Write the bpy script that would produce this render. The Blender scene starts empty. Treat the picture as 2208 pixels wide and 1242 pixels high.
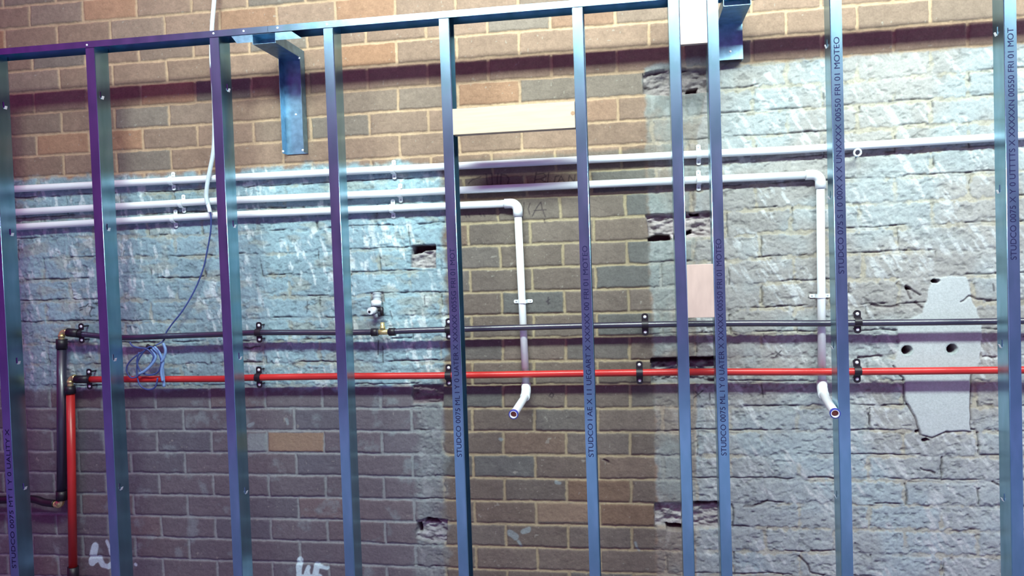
import bpy, math, random
import numpy as np
from mathutils import Vector, Matrix
scene = bpy.context.scene
random.seed(4)
RNG = np.random.RandomState(7)

# ------------------------------------------------------------------ camera
F = 1700.0
RX, RY, RZ = -.0298149, .154221, -.0334167
CAM = (383.755, -157.31, 2865.6)            # millimetres: X along wall, Y up, Z out of wall
def _rot():
    cx, sx, cy, sy, cz, sz = math.cos(RX), math.sin(RX), math.cos(RY), math.sin(RY), math.cos(RZ), math.sin(RZ)
    Rx = np.array([[1, 0, 0], [0, cx, -sx], [0, sx, cx]])
    Ry = np.array([[cy, 0, sy], [0, 1, 0], [-sy, 0, cy]])
    Rz = np.array([[cz, -sz, 0], [sz, cz, 0], [0, 0, 1]])
    return Ry @ Rx @ Rz
R = _rot()
H0 = 1757.31                                # Y = 0 lies this high above the floor
def W(X, Y, Z):                             # wall millimetres -> world metres
    return Vector((X / 1000.0, -Z / 1000.0, (Y + H0) / 1000.0))
def U(px, py, Z=0.0):                       # photo pixel -> (X, Y) on the plane at depth Z
    px = np.asarray(px, float); py = np.asarray(py, float)
    d = R @ np.stack([(px - 1104) / F, -(py - 621) / F, -np.ones_like(px)])
    t = (Z - CAM[2]) / d[2]
    return CAM[0] + t * d[0], CAM[1] + t * d[1]
def P(px, py, Z):
    X, Y = U(px, py, Z)
    return (float(X), float(Y), float(Z))

cam_data = bpy.data.cameras.new('camera')
cam = bpy.data.objects.new('camera', cam_data)
scene.collection.objects.link(cam)
T = Matrix(((1, 0, 0), (0, 0, -1), (0, 1, 0)))
M3 = T @ Matrix(R.tolist())
cam.matrix_world = Matrix.Translation(W(*CAM)) @ M3.to_4x4()
cam_data.sensor_width = 36.0
cam_data.lens = F / 2208 * 36.0
cam_data.clip_start = 0.05
scene.camera = cam

# ------------------------------------------------------------------ light
scene.view_settings.view_transform = 'Standard'
scene.view_settings.look = 'None'
scene.view_settings.gamma = 1.0
scene.view_settings.use_curve_mapping = False
scene.view_settings.exposure = 0.0

world = bpy.data.worlds.new('world')
scene.world = world
world.use_nodes = True
nt = world.node_tree
for n in list(nt.nodes): nt.nodes.remove(n)
def N(t, typ, **kw):
    n = t.nodes.new(typ)
    for k, v in kw.items(): setattr(n, k, v)
    return n
wo = N(nt, 'ShaderNodeOutputWorld'); bg = N(nt, 'ShaderNodeBackground')
tc = N(nt, 'ShaderNodeTexCoord'); sep = N(nt, 'ShaderNodeSeparateXYZ')
nt.links.new(tc.outputs['Generated'], sep.inputs[0])
rz = N(nt, 'ShaderNodeValToRGB')            # purple ambient by height, made up to tint shadows and stud reflections
mr = N(nt, 'ShaderNodeMapRange'); mr.inputs['From Min'].default_value = -1; mr.inputs['From Max'].default_value = 1
nt.links.new(sep.outputs['Z'], mr.inputs['Value']); nt.links.new(mr.outputs[0], rz.inputs[0])
cr = rz.color_ramp
for i, (pos, col) in enumerate([(0.0, (.16, .10, .30)), (.30, (.20, .14, .42)), (.41, (.22, .07, .32)), (.47, (.27, .009, .21)),
                                (.55, (.27, .007, .20)), (.68, (.42, .010, .31)), (1.0, (.56, .02, .44))]):
    e = cr.elements[i] if i < 2 else cr.elements.new(pos)
    e.position = pos; e.color = (*col, 1)
rx = N(nt, 'ShaderNodeValToRGB')            # blue added towards the right, for the right-hand studs to reflect
mx = N(nt, 'ShaderNodeMapRange'); mx.inputs['From Min'].default_value = -1; mx.inputs['From Max'].default_value = 1
nt.links.new(sep.outputs['X'], mx.inputs['Value']); nt.links.new(mx.outputs[0], rx.inputs[0])
rx.color_ramp.elements[0].position = .42; rx.color_ramp.elements[0].color = (0, 0, 0, 1)
rx.color_ramp.elements[1].position = .68; rx.color_ramp.elements[1].color = (1, 1, 1, 1)
add = N(nt, 'ShaderNodeMix', data_type='RGBA', blend_type='ADD')
mul = N(nt, 'ShaderNodeMix', data_type='RGBA', blend_type='MULTIPLY')
mul.inputs[0].default_value = 1; add.inputs[0].default_value = 1
nt.links.new(rx.outputs[0], mul.inputs[6]); mul.inputs[7].default_value = (.0, .14, .18, 1)
nt.links.new(rz.outputs[0], add.inputs[6]); nt.links.new(mul.outputs[2], add.inputs[7])
nt.links.new(add.outputs[2], bg.inputs[0]); bg.inputs[1].default_value = 1.0
nt.links.new(bg.outputs[0], wo.inputs[0])

def area(name, X, Y, Z, aim, sx, sy, power, col):
    l = bpy.data.lights.new(name, 'AREA'); l.shape = 'RECTANGLE'; l.size = sx; l.size_y = sy
    l.energy = power; l.color = col
    o = bpy.data.objects.new(name, l); scene.collection.objects.link(o)
    o.location = W(X, Y, Z)
    o.rotation_euler = (W(*aim) - o.location).to_track_quat('-Z', 'Y').to_euler()
    return o
# the long roof light that runs parallel to the wall
key = area('roof_light', 1050, 1560, 1720, (1050, 480, 0), 4.6, .26, 142, (.80, 1.0, .90))
key.data.spread = math.radians(112)
# soft lamp added far to the right, filling the shade on that side
area('right_fill_light', 5200, -200, 2300, (600, -300, 0), 2.4, 3.0, 42, (.66, .88, 1.0))
# unseen lamp added over the floor, for bounce on the wall and stud reflections
floor_fill = area('floor_fill_light', 800, 3200, 5500, (800, -1757, 4600), 7.0, 2.4, 260, (.80, .95, 1.0))
floor_fill.data.spread = math.radians(80)

# ------------------------------------------------------------------ helpers
C = scene.collection
def link(o): C.objects.link(o); return o
def mesh_obj(name, verts, faces, mat=None, parent=None, smooth=False):
    me = bpy.data.meshes.new(name)
    me.from_pydata([tuple(v) for v in verts], [], faces)
    me.update()
    if smooth:
        for p in me.polygons: p.use_smooth = True
    if mat: me.materials.append(mat)
    o = bpy.data.objects.new(name, me); link(o)
    if parent: o.parent = parent
    return o
def thing(name, label, cat, at, group=None):
    o = bpy.data.objects.new(name, None); link(o)
    o.empty_display_size = .02
    o.location = W(*at)
    o['label'] = label; o['category'] = cat
    if group: o['group'] = group
    return o
class MB:                                    # collects geometry in wall millimetres, offset by the thing's own origin
    def __init__(s, org=(0, 0, 0)): s.v = []; s.f = []; s.o = W(*org); s.sm = []
    def pt(s, X, Y, Z): s.v.append(W(X, Y, Z) - s.o); return len(s.v) - 1
    def box(s, x0, x1, y0, y1, z0, z1):
        i = [s.pt(x, y, z) for z in (z0, z1) for y in (y0, y1) for x in (x0, x1)]
        for q in ((0, 1, 3, 2), (4, 6, 7, 5), (0, 4, 5, 1), (2, 3, 7, 6), (0, 2, 6, 4), (1, 5, 7, 3)):
            s.f.append(tuple(i[k] for k in q)); s.sm.append(False)
    def quad(s, a, b, c, d): s.f.append(tuple(s.pt(*q) for q in (a, b, c, d))); s.sm.append(False)
    def tube(s, pts, rad, n=20, caps=True, inner=None):
        P3 = [Vector(p) for p in pts]
        rads = rad if isinstance(rad, (list, tuple)) else [rad] * len(P3)
        t0 = (P3[1] - P3[0]).normalized()
        ref = Vector((0, 0, 1)) if abs(t0.z) < .8 else Vector((1, 0, 0))
        u = t0.cross(ref).normalized(); rings = []
        for k, p in enumerate(P3):
            a = P3[max(k - 1, 0)]; b = P3[min(k + 1, len(P3) - 1)]
            t = (b - a)
            t = t.normalized() if t.length > 1e-6 else t0
            u = (u - t * u.dot(t)).normalized(); w = t.cross(u)
            rings.append([s.pt(*(p + (u * math.cos(2 * math.pi * j / n) + w * math.sin(2 * math.pi * j / n)) * rads[k])) for j in range(n)])
        for a, b in zip(rings, rings[1:]):
            for j in range(n):
                s.f.append((a[j], a[(j + 1) % n], b[(j + 1) % n], b[j])); s.sm.append(True)
        if caps:
            s.f.append(tuple(reversed(rings[0]))); s.sm.append(False)
            s.f.append(tuple(rings[-1])); s.sm.append(False)
        return rings
    def dome(s, c, r, h, axis=(0, 0, 1), n=14, m=4):
        a = Vector(axis).normalized(); c = Vector(c)
        pts = [c + a * (h * math.sin(math.pi / 2 * k / m)) for k in range(m + 1)]
        rr = [max(r * math.cos(math.pi / 2 * k / m), .01) for k in range(m + 1)]
        s.tube(pts, rr, n)
    def build(s, name, mat, parent=None, solid=0, bevel=0):
        o = mesh_obj(name, s.v, s.f, mat, parent)
        for p, q in zip(o.data.polygons, s.sm): p.use_smooth = q
        if not parent: o.location = s.o
        if solid:
            md = o.modifiers.new('thickness', 'SOLIDIFY'); md.thickness = solid / 1000; md.offset = 0
        if bevel:
            md = o.modifiers.new('bevel', 'BEVEL'); md.width = bevel / 1000; md.segments = 2; md.limit_method = 'ANGLE'
        return o
def tag(o, label, cat, group=None):
    o['label'] = label; o['category'] = cat
    if group: o['group'] = group
    return o
def smooth_path(pts, k=8):                   # Catmull-Rom through the points
    P3 = [Vector(p) for p in pts]; out = []
    for i in range(len(P3) - 1):
        p0 = P3[max(i - 1, 0)]; p1 = P3[i]; p2 = P3[i + 1]; p3 = P3[min(i + 2, len(P3) - 1)]
        for j in range(k):
            t = j / k
            out.append(.5 * ((2 * p1) + (p2 - p0) * t + (2 * p0 - 5 * p1 + 4 * p2 - p3) * t * t + (3 * p1 - p0 - 3 * p2 + p3) * t ** 3))
    out.append(P3[-1]); return out

# ------------------------------------------------------------------ materials
def mat(name, col, rough=.5, metal=0., var=0., scale=30., bump=0., stretch=(1, 1, 1), col2=None, spec=.5, coat=0):
    m = bpy.data.materials.new(name); m.use_nodes = True
    t = m.node_tree; b = t.nodes['Principled BSDF']
    b.inputs['Roughness'].default_value = rough; b.inputs['Metallic'].default_value = metal
    b.inputs['Specular IOR Level'].default_value = spec
    b.inputs['Coat Weight'].default_value = coat
    co = N(t, 'ShaderNodeTexCoord'); mp = N(t, 'ShaderNodeMapping'); mp.inputs['Scale'].default_value = stretch
    ns = N(t, 'ShaderNodeTexNoise'); ns.inputs['Scale'].default_value = scale; ns.inputs['Detail'].default_value = 6
    t.links.new(co.outputs['Object'], mp.inputs[0]); t.links.new(mp.outputs[0], ns.inputs['Vector'])
    c2 = col2 or tuple(c * (1 - var) for c in col)
    mx = N(t, 'ShaderNodeValToRGB')
    mx.color_ramp.elements[0].position = .35; mx.color_ramp.elements[0].color = (*c2, 1)
    mx.color_ramp.elements[1].position = .65; mx.color_ramp.elements[1].color = (*col, 1)
    t.links.new(ns.outputs[0], mx.inputs[0]); t.links.new(mx.outputs[0], b.inputs['Base Color'])
    if bump:
        bp = N(t, 'ShaderNodeBump'); bp.inputs['Strength'].default_value = bump; bp.inputs['Distance'].default_value = .002
        t.links.new(ns.outputs[0], bp.inputs['Height']); t.links.new(bp.outputs[0], b.inputs['Normal'])
    return m
M_steel = mat('galvanised_steel', (.28, .47, .60), .25, .97, .28, 22, .06, (1, 1, .3), col2=(.20, .38, .47))
M_steel2 = mat('galvanised_bracket_steel', (.24, .42, .58), .38, .9, .3, 40, .06)
M_pvc = mat('white_plastic_pipe', (.76, .79, .81), .38, 0, .05, 12, 0, spec=.4)
M_clipw = mat('white_plastic_clip', (.80, .86, .88), .4, 0, .08, 40)
M_black = mat('black_polythene', (.022, .020, .045), .36, 0, .3, 20, spec=1.0, coat=.25)
M_rubber = mat('black_fitting', (.012, .008, .014), .45, 0, .3, 60)
M_red = mat('red_polythene', (.52, .026, .022), .34, 0, .12, 18, spec=.5)
M_brass = mat('brass', (.80, .66, .30), .35, .75, .3, 60)
M_screw = mat('bright_screw_steel', (.92, .94, .97), .25, .25, .1, 100)
M_pine = mat('pale_pine', (.43, .335, .26), .65, 0, .10, 9, .1, (1, 1, 14), spec=.2)
M_ply = mat('pale_plywood', (.46, .34, .30), .7, 0, .12, 14, .1, (3, 1, 1), spec=.2)
M_knot = mat('pine_knot', (.30, .17, .10), .7, 0, .3, 200)
M_ink = mat('black_ink', (.012, .012, .05), .8, 0, .1, 40, spec=.1)
M_bluetape = mat('blue_rim', (.035, .05, .33), .35, 0, .2, 60)
M_wire = mat('blue_wire', (.20, .34, .62), .4, 0, .2, 40)
M_wire2 = mat('dark_blue_wire', (.05, .08, .26), .4, 0, .2, 40)
M_cable = mat('white_cable', (.62, .72, .76), .45, 0, .1, 40)
M_copper = mat('pipe_inside', (.22, .05, .04), .7, 0, .2, 60)
M_conduit = mat('grey_conduit', (.40, .46, .50), .5, 0, .2, 60)
M_floor = mat('concrete', (.25, .31, .42), .8, 0, .3, 3, .3)

# ------------------------------------------------------------------ wall of brick, as real relief
LH = [(20,154,8),(456,120,8),(988,77,8),(1035,73.7,8),(20,203,7),(456,171,7),(20,249,6),(456,220,6),(20,296,5),(456,267,5),(20,338,4),(456,314.5,4),(20,385.5,3),(456,362,3),
(1035,126.8,7),(1035,177.5,6),(1035,227,5),(1035,329.7,3),(1069,479.5,0),(1069,528.5,-1),(1069,580.9,-2),(1069,630,-3),(1069,678,-4),(1069,728,-5),(1069,778.8,-6),
(1340,470.3,0),(1340,520,-1),(1340,570,-2),(1340,621.5,-3),(1340,672,-4),(1340,726,-5),(1340,776,-6),
(1350,108,7),(1350,154,6),(1350,208,5),(1350,260,4),(1350,311,3),(1773,72.7,7),(1773,125,6),(1773,179,5),(1773,236,4),(1773,286,3),
(2146,42,7),(2150,98,6),(2146,150.5,5),(2146,212,4),(2150,257,3),(1822,385.5,1),(2150,370,1),
(1858,875,-8),(1858,932,-9),(1858,986,-10),(1858,1035,-11),(1858,1087,-12),(1858,1142,-13),(1858,1194,-14),(2155,936,-9),(2155,984,-10),(2155,1091,-12),(2155,1148,-13)]
LH += [(1048, y, -8 - j) for j, y in enumerate([878.7,930.2,979.7,1030.4,1079.9,1129,1177,1227])]
LH += [(1325, y, -8 - j) for j, y in enumerate([879.5,931.4,982.9,1034.4,1084.6,1135,1184.9,1234])]
LH += [(538.6, y, -8 - j) for j, y in enumerate([878.7,928,976.5,1024,1071.6,1118,1164,1209])]
LH += [(305, y, -8 - j) for j, y in enumerate([881,927,975,1022,1066,1111,1156,1204])]
LH += [(67.6, y, -1 - j) for j, y in enumerate([562.6,606,650,697])]
LV = [(1089.6,955,-.5),(1224.3,955,.5),(1359,955,1.5),(697,955,-3.5),(576,955,-4.5),(1022,1005,-1),(1154,1005,0),(640,1005,-4),(1087.6,1057,-.5),(1221,1057,.5),(1360,1057,1.5),
(1021,1105,-1),(1155,1105,0),(1092.4,1155,-.5),(1223,1155,.5),(1364,1155,1.5),(1076.5,555,-.5),(1212.8,555,.5),(1351.5,555,1.5),(1016.7,605,-1),(1149.6,605,0),(1285.5,605,1),
(1082,655,-.5),(1216,655,.5),(1353.8,655,1.5),(1085,753,-.5),(1219.6,753,.5),(1358,753,1.5),(1019,703,-1),(1153,703,0),(1019,805,-1),(1152,805,0),(1014,905,-1),(1148,905,0),
(1121.5,98,0),(988,105,-1),(855,115,-2),(358.5,155,-6),(243.5,165,-7),(1050,152,-.5),(1187,140,.5),(1329,130,1.5),(1119,195,0),(1125,300,0),
(72.7,225,-8.5),(303.7,205,-6.5),(420,195,-5.5),(132,262,-8),(363.5,250,-6),(79.5,310,-8.5),(307.7,290,-6.5),(425.4,285,-5.5),(136,350,-8),(252,342,-7),(368.6,335,-6),
(1767.6,95,4.5),(1925,85,5.5),(2087,75,6.5),(1624,110,3.5),(1855,35,5),(2011,22,6),(1698,45,4),(1400,75,2),(1848,150,5),(2004,140,6),(1693,160,4),(1920,200,5.5),(2085.5,180,6.5)]
BW, BH = 232.723, 86.0

def axis(lo, hi, f0, f1, fine, coarse):
    return np.concatenate([np.arange(lo, f0, coarse), np.arange(f0, f1, fine), np.arange(f1, hi + coarse, coarse)])
GX = axis(-3400, 2700, -2290, 1730, 3.0, 15.0)
GY = axis(-1757.3, 1350, -1400, 990, 3.0, 12.0)
nx, ny = len(GX), len(GY)
XX, YY = np.meshgrid(GX, GY)

def field(pts, vals, sig=170., reg=.6):      # smooth interpolation of measured offsets
    gx = np.arange(-3400, 2900, 100.); gy = np.arange(-1800, 1500, 100.)
    a, b = np.meshgrid(gx, gy); num = np.zeros_like(a); den = np.full_like(a, reg * .02)
    for (x, y), v in zip(pts, vals):
        w = np.exp(-((a - x) ** 2 + ((b - y)) ** 2) / (2 * sig * sig)) + 1e-3 / (1 + ((a - x) ** 2 + (b - y) ** 2) / 4e5)
        num += w * v; den += w
    g = num / den
    fx = (XX - gx[0]) / 100; fy = (YY - gy[0]) / 100
    ix = np.clip(fx.astype(int), 0, len(gx) - 2); iy = np.clip(fy.astype(int), 0, len(gy) - 2)
    tx = fx - ix; ty = fy - iy
    return g[iy, ix] * (1 - tx) * (1 - ty) + g[iy, ix + 1] * tx * (1 - ty) + g[iy + 1, ix] * (1 - tx) * ty + g[iy + 1, ix + 1] * tx * ty
hx, hy = U([p[0] for p in LH], [p[1] for p in LH]); vx, vy = U([p[0] for p in LV], [p[1] for p in LV])
DY = field(list(zip(hx, hy)), hy - BH * np.array([p[2] for p in LH]))
DX = field(list(zip(vx, vy)), vx - BW * np.array([p[2] for p in LV]))

def vnoise(x, y, cell, seed, cy=None):       # value noise, any coordinates
    cy = cy or cell
    r = np.random.RandomState(seed); tab = r.rand(256, 256).astype(np.float32)
    fx = x / cell; fy = y / cy; ix = np.floor(fx).astype(int); iy = np.floor(fy).astype(int)
    tx = fx - ix; ty = fy - iy; tx = tx * tx * (3 - 2 * tx); ty = ty * ty * (3 - 2 * ty)
    g = lambda a, b: tab[b & 255, a & 255]
    return g(ix, iy) * (1 - tx) * (1 - ty) + g(ix + 1, iy) * tx * (1 - ty) + g(ix, iy + 1) * (1 - tx) * ty + g(ix + 1, iy + 1) * tx * ty
def fbm(x, y, cell, seed, oct=4, cy=None):
    s = 0; a = 1.; t = 0
    for k in range(oct):
        s = s + a * vnoise(x, y, cell / 2 ** k, seed + k * 13, (cy or cell) / 2 ** k); t += a; a *= .55
    return s / t
def sstep(a, b, x): t = np.clip((x - a) / (b - a), 0, 1); return t * t * (3 - 2 * t)

wob = (fbm(XX, YY, 60, 3) - .5); wob2 = (fbm(XX, YY, 45, 31) - .5)
v = (YY - DY + wob * 5) / BH
row = np.floor(v); fv = v - row
off = np.where(row.astype(int) % 2 == 0, .5, 0.)
u = (XX - DX + wob2 * 5) / BW - off
col = np.floor(u); fu = u - col
rr = np.random.RandomState(11).rand(64, 64, 6)
BR = rr[row.astype(int) % 64, col.astype(int) % 64]         # six random numbers for each brick

pf = lambda px: U(np.array([p[0] for p in px]), np.array([p[1] for p in px]))
def poly(px, soft=0, wobble=0, seed=5):      # soft polygon mask, corners given in photo pixels and laid on the wall
    qx, qy = pf(px); n = len(qx)
    x = XX + (fbm(XX, YY, 40, seed) - .5) * wobble * 2; y = YY + (fbm(XX, YY, 40, seed + 9) - .5) * wobble * 2
    x0, x1, y0, y1 = qx.min() - 80, qx.max() + 80, qy.min() - 80, qy.max() + 80
    out = np.zeros_like(XX)
    ci = np.where((GX > x0) & (GX < x1))[0]; ri = np.where((GY > y0) & (GY < y1))[0]
    if not len(ci) or not len(ri): return out
    sl = (slice(ri[0], ri[-1] + 1), slice(ci[0], ci[-1] + 1))
    X, Y = x[sl], y[sl]
    ins = np.zeros(X.shape, bool); dist = np.full(X.shape, 1e9)
    for i in range(n):
        ax, ay, bx, by = qx[i], qy[i], qx[(i + 1) % n], qy[(i + 1) % n]
        c = ((ay > Y) != (by > Y)) & (X < (bx - ax) * (Y - ay) / (by - ay + 1e-9) + ax); ins ^= c
        L = (bx - ax) ** 2 + (by - ay) ** 2 + 1e-9
        t = np.clip(((X - ax) * (bx - ax) + (Y - ay) * (by - ay)) / L, 0, 1)
        dist = np.minimum(dist, np.hypot(X - ax - t * (bx - ax), Y - ay - t * (by - ay)))
    sd = np.where(ins, dist, -dist)
    out[sl] = sstep(-max(soft, .5), max(soft, .5), sd)
    return out
def stroke(px, width, wobble=0, seed=3):     # soft polyline mask; width in mm
    qx, qy = pf(px); out = np.zeros_like(XX)
    m = width + 20
    ci = np.where((GX > qx.min() - m) & (GX < qx.max() + m))[0]; ri = np.where((GY > qy.min() - m) & (GY < qy.max() + m))[0]
    if not len(ci) or not len(ri): return out
    sl = (slice(ri[0], ri[-1] + 1), slice(ci[0], ci[-1] + 1))
    X = XX[sl]; Y = YY[sl]
    if wobble:
        X = X + (vnoise(X, Y, 25, seed) - .5) * wobble; Y = Y + (vnoise(X, Y, 25, seed + 1) - .5) * wobble
    d = np.full(X.shape, 1e9)
    for i in range(len(qx) - 1):
        ax, ay, bx, by = qx[i], qy[i], qx[i + 1], qy[i + 1]
        L = (bx - ax) ** 2 + (by - ay) ** 2 + 1e-9
        t = np.clip(((X - ax) * (bx - ax) + (Y - ay) * (by - ay)) / L, 0, 1)
        d = np.minimum(d, np.hypot(X - ax - t * (bx - ax), Y - ay - t * (by - ay)))
    out[sl] = 1 - sstep(width / 2 - 2, width / 2 + 2, d)
    return out

# zones of the wall
zone_left = poly([(-260, 395), (470, 372), (700, 352), (905, 350), (955, 372), (962, 640), (962, 700), (955, 835), (600, 838), (-260, 838)], 14, 22, 5)
zone_strip1 = poly([(893, 820), (948, 820), (962, 1000), (968, 1300), (893, 1300), (900, 1000)], 14, 26, 15)
zone_strip2 = poly([(1388, 150), (1440, 130), (1560, 118), (1560, 1300), (1418, 1300), (1412, 900), (1400, 500)], 8, 14, 25)
zone_right = poly([(1535, 140), (1700, 131), (1900, 116), (2150, 99), (2700, 60), (2700, 1500), (1500, 1500), (1500, 300)], 6, 8, 35)
zone_low = poly([(-800, 825), (955, 828), (955, 1700), (-800, 1700)], 12, 20, 45)
centre = poly([(945, 350), (1390, 320), (1412, 860), (1418, 1700), (950, 1700), (945, 900)], 8, 6, 46)
plaster = poly([(2010, 598), (2085, 597), (2095, 640), (2115, 700), (2113, 780), (2092, 800), (2093, 930), (2040, 930), (2010, 942), (1984, 935), (1977, 905), (1952, 865), (1950, 815), (1925, 790), (1938, 745), (1935, 700), (1990, 675)], 2.5, 8, 55)
render = np.clip(zone_left + zone_right + zone_strip2 * .6 + zone_strip1 * .8, 0, 1)
zone_left = zone_left * (1 - zone_right)

# bricks and joints
ed = (fbm(XX, YY, 18, 61, 3) - .5)
jw = 5.0 + render * 1.0
dv = np.minimum(fv, 1 - fv) * BH; du = np.minimum(fu, 1 - fu) * BW
dj = np.minimum(dv, du) + ed * (5 + render * 17)
mort = 1 - sstep(jw - 1.8, jw + 1.8, dj)
rough = fbm(XX, YY, 14, 71, 3) - .5
lump = fbm(XX, YY, 70, 81, 4) - .5
hgt = -mort * (4.0 - render * 2.2) + (1 - mort) * ((BR[..., 0] - .5) * 2.4 * (1 - render * .4) + rough * 1.6) + render * (lump * 7 + rough * 2.5)
hgt += (1 - mort) * np.minimum(dj - jw, 6) * .12
chip = sstep(.60, .72, fbm(XX, YY, 26, 77, 4, 14)) * (.25 + .75 * render)
hgt -= chip * 3.0
hgt += (fbm(XX, YY, 9, 79, 2) - .5) * 2.2 * (.5 + render)

def C3(*c): return np.array(c)[None, None, :]
def mixc(a, b, t): return a * (1 - t[..., None]) + b * t[..., None]
b1 = BR[..., 1]; b2 = BR[..., 2]
brick = mixc(C3(.42, .32, .26) * np.ones((ny, nx, 3)), C3(.58, .34, .21), sstep(.80, 1.0, b1) * .7)
brick = mixc(brick, C3(.31, .30, .28), sstep(.70, .95, b2) * .8)
brick *= C3(.98, .86, .80); brick *= (.90 + .2 * BR[..., 3])[..., None] * (.86 + .28 * fbm(XX, YY, 30, 91, 4))[..., None]
mcol = C3(.69, .48, .32) * (.85 + .3 * fbm(XX, YY, 50, 95, 3))[..., None]
bcol = brick
# middle panel: browner, olive mortar; low left: dull with grey mortar
bcol = mixc(bcol, brick * C3(.66, .80, .90), centre)
bcol = mixc(bcol, mixc(brick, C3(.35, .30, .29) * np.ones_like(brick), np.full_like(XX, .55)) * C3(.67, .78, 1.0), zone_low)
mcol = mixc(mcol, C3(.56, .46, .30) * np.ones_like(mcol), centre)
mcol = mixc(mcol, C3(.40, .48, .52) * np.ones_like(mcol), zone_low * .85)
alb = mixc(bcol, mcol, mort)
spk = (vnoise(XX, YY, 9, 101) > .93) * (fbm(XX, YY, 120, 103) > .48)
alb = mixc(alb, C3(.60, .58, .50) * np.ones_like(alb), spk * .45 * (1 - mort))
# limewash film of the two painted areas
film = fbm(XX, YY, 150, 111, 5)
wash_l = C3(.45, .66, .76) * (.68 + .56 * film)[..., None]
st = fbm(XX + YY * .22, YY, 17, 121, 4, 46)                      # upright brush marks
bl = fbm(XX, YY, 130, 125, 3)
wash_l = mixc(wash_l, C3(1.0, 1.15, 1.2) * np.ones_like(alb), sstep(.55, .72, st) * sstep(.36, .54, bl) * .9)
wash_l = mixc(wash_l, C3(.60, .56, .40) * np.ones_like(alb), sstep(.56, .70, fbm(XX, YY, 90, 131, 3, 40)) * .35)
wash_l = mixc(wash_l, C3(.60, .55, .38) * np.ones_like(alb), mort * sstep(.42, .62, fbm(XX, YY, 160, 135, 3)) * .45)
alb = mixc(alb, wash_l, zone_left * .96)
wash_r = C3(.55, .53, .52) * (.74 + .40 * film)[..., None]
wash_r = mixc(wash_r, C3(.56, .68, .74) * np.ones_like(alb), np.clip(sstep(.40, .62, fbm(XX, YY, 260, 153, 3)) * .5 + sstep(-650, -1000, YY) * .45, 0, .85))  # more whitewash low down, brightened further to offset the weaker light there
a = XX * .80 + YY * .60; b = -XX * .60 + YY * .80
sp = fbm(a + 7, b, 52, 141, 3, 15)
sp = fbm(XX * .5 + YY * .86 * .5, XX * .86 - YY * .5 * -1, 40, 143, 3, 16) * .35 + fbm(-XX * .55 + YY * .83, XX * .83 + YY * .55, 42, 145, 4, 11) * .65
sb = sstep(.34, .52, fbm(XX, YY, 110, 147, 2))
wash_r = mixc(wash_r, C3(.82, .84, .86) * np.ones_like(alb), sstep(.52, .66, sp) * sb * .85)
wash_r = mixc(wash_r, C3(.66, .57, .40) * np.ones_like(alb), mort * sstep(.38, .55, fbm(XX, YY, 140, 151, 3)) * .5)
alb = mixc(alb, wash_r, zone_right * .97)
alb *= (1 - .22 * chip * render)[..., None] * (.90 + .2 * fbm(XX, YY, 11, 149, 2))[..., None]
wash_s = C3(.38, .44, .44) * (.75 + .5 * film)[..., None]
wash_s = mixc(wash_s, C3(.62, .68, .68) * np.ones_like(alb), sstep(.55, .7, fbm(XX, YY, 30, 161, 3, 60)) * .6)
alb = mixc(alb, wash_s, np.clip(zone_strip1 * .62 + zone_strip2 * .8 * (1 - zone_right), 0, 1) * (.55 + .45 * sstep(.35, .6, film)))
# pale patches left on the low bricks
pt = sstep(.60, .80, fbm(XX, YY, 60, 171, 5)) * zone_low
alb = mixc(alb, C3(.42, .50, .52) * np.ones_like(alb), pt * .55)
# cracks along the bed joints of the painted areas
ck = np.abs(fv * BH - 7 - 10 * (fbm(XX, YY, 55, 181, 3) - .5))
crk = (1 - sstep(1.2, 3.2, ck)) * sstep(.50, .58, fbm(XX, YY, 120, 183, 3, 60)) * render
ckv = np.abs(fu * BW - 6 - 14 * (fbm(XX, YY, 45, 185, 3) - .5))
crk = np.maximum(crk, (1 - sstep(1.2, 3.2, ckv)) * sstep(.58, .66, fbm(XX, YY, 70, 187, 3)) * render)
hgt -= crk * 5.5
alb = mixc(alb, C3(.10, .09, .09) * np.ones_like(alb), crk * .6)

# smooth plaster patch with its outline crack and two round pipe holes
hgt = hgt * (1 - plaster) + plaster * (2.5 + lump * 1.5)
alb = mixc(alb, C3(.76, .80, .82) * (.9 + .2 * film)[..., None], plaster * .96)
pk = stroke([(1925, 790), (1948, 815), (1950, 865), (1977, 908), (1984, 938)], 5, 8)
pk = np.maximum(pk, stroke([(1984, 938), (2010, 943), (2040, 931), (2092, 930)], 4, 6))
pk = np.maximum(pk, stroke([(2093, 925), (2093, 805)], 4, 5))
for ln in ([(1985, 636), (1952, 618), (1962, 645)], [(1985, 663), (1972, 652)], [(1878, 657), (1905, 660), (1940, 658)], [(2070, 650), (2090, 640), (2140, 650)],
           [(1745, 1031), (1790, 1030), (1812, 1032)], [(1605, 1092), (1640, 1088), (1655, 1080)], [(2140, 1040), (2165, 1052)],
           [(1725, 1200), (1738, 1215), (1748, 1232), (1775, 1242)], [(1850, 770), (1900, 770)], [(2120, 770), (2150, 771)], [(1985, 1010), (2013, 1020)],
           [(530, 750), (560, 748)], [(205, 655), (240, 658)], [(1300, 990), (1310, 997)]):
    pk = np.maximum(pk, stroke(ln, 6, 10))
hgt -= pk * 6; alb = mixc(alb, C3(.12, .08, .10) * np.ones_like(alb), pk * .75)
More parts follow.
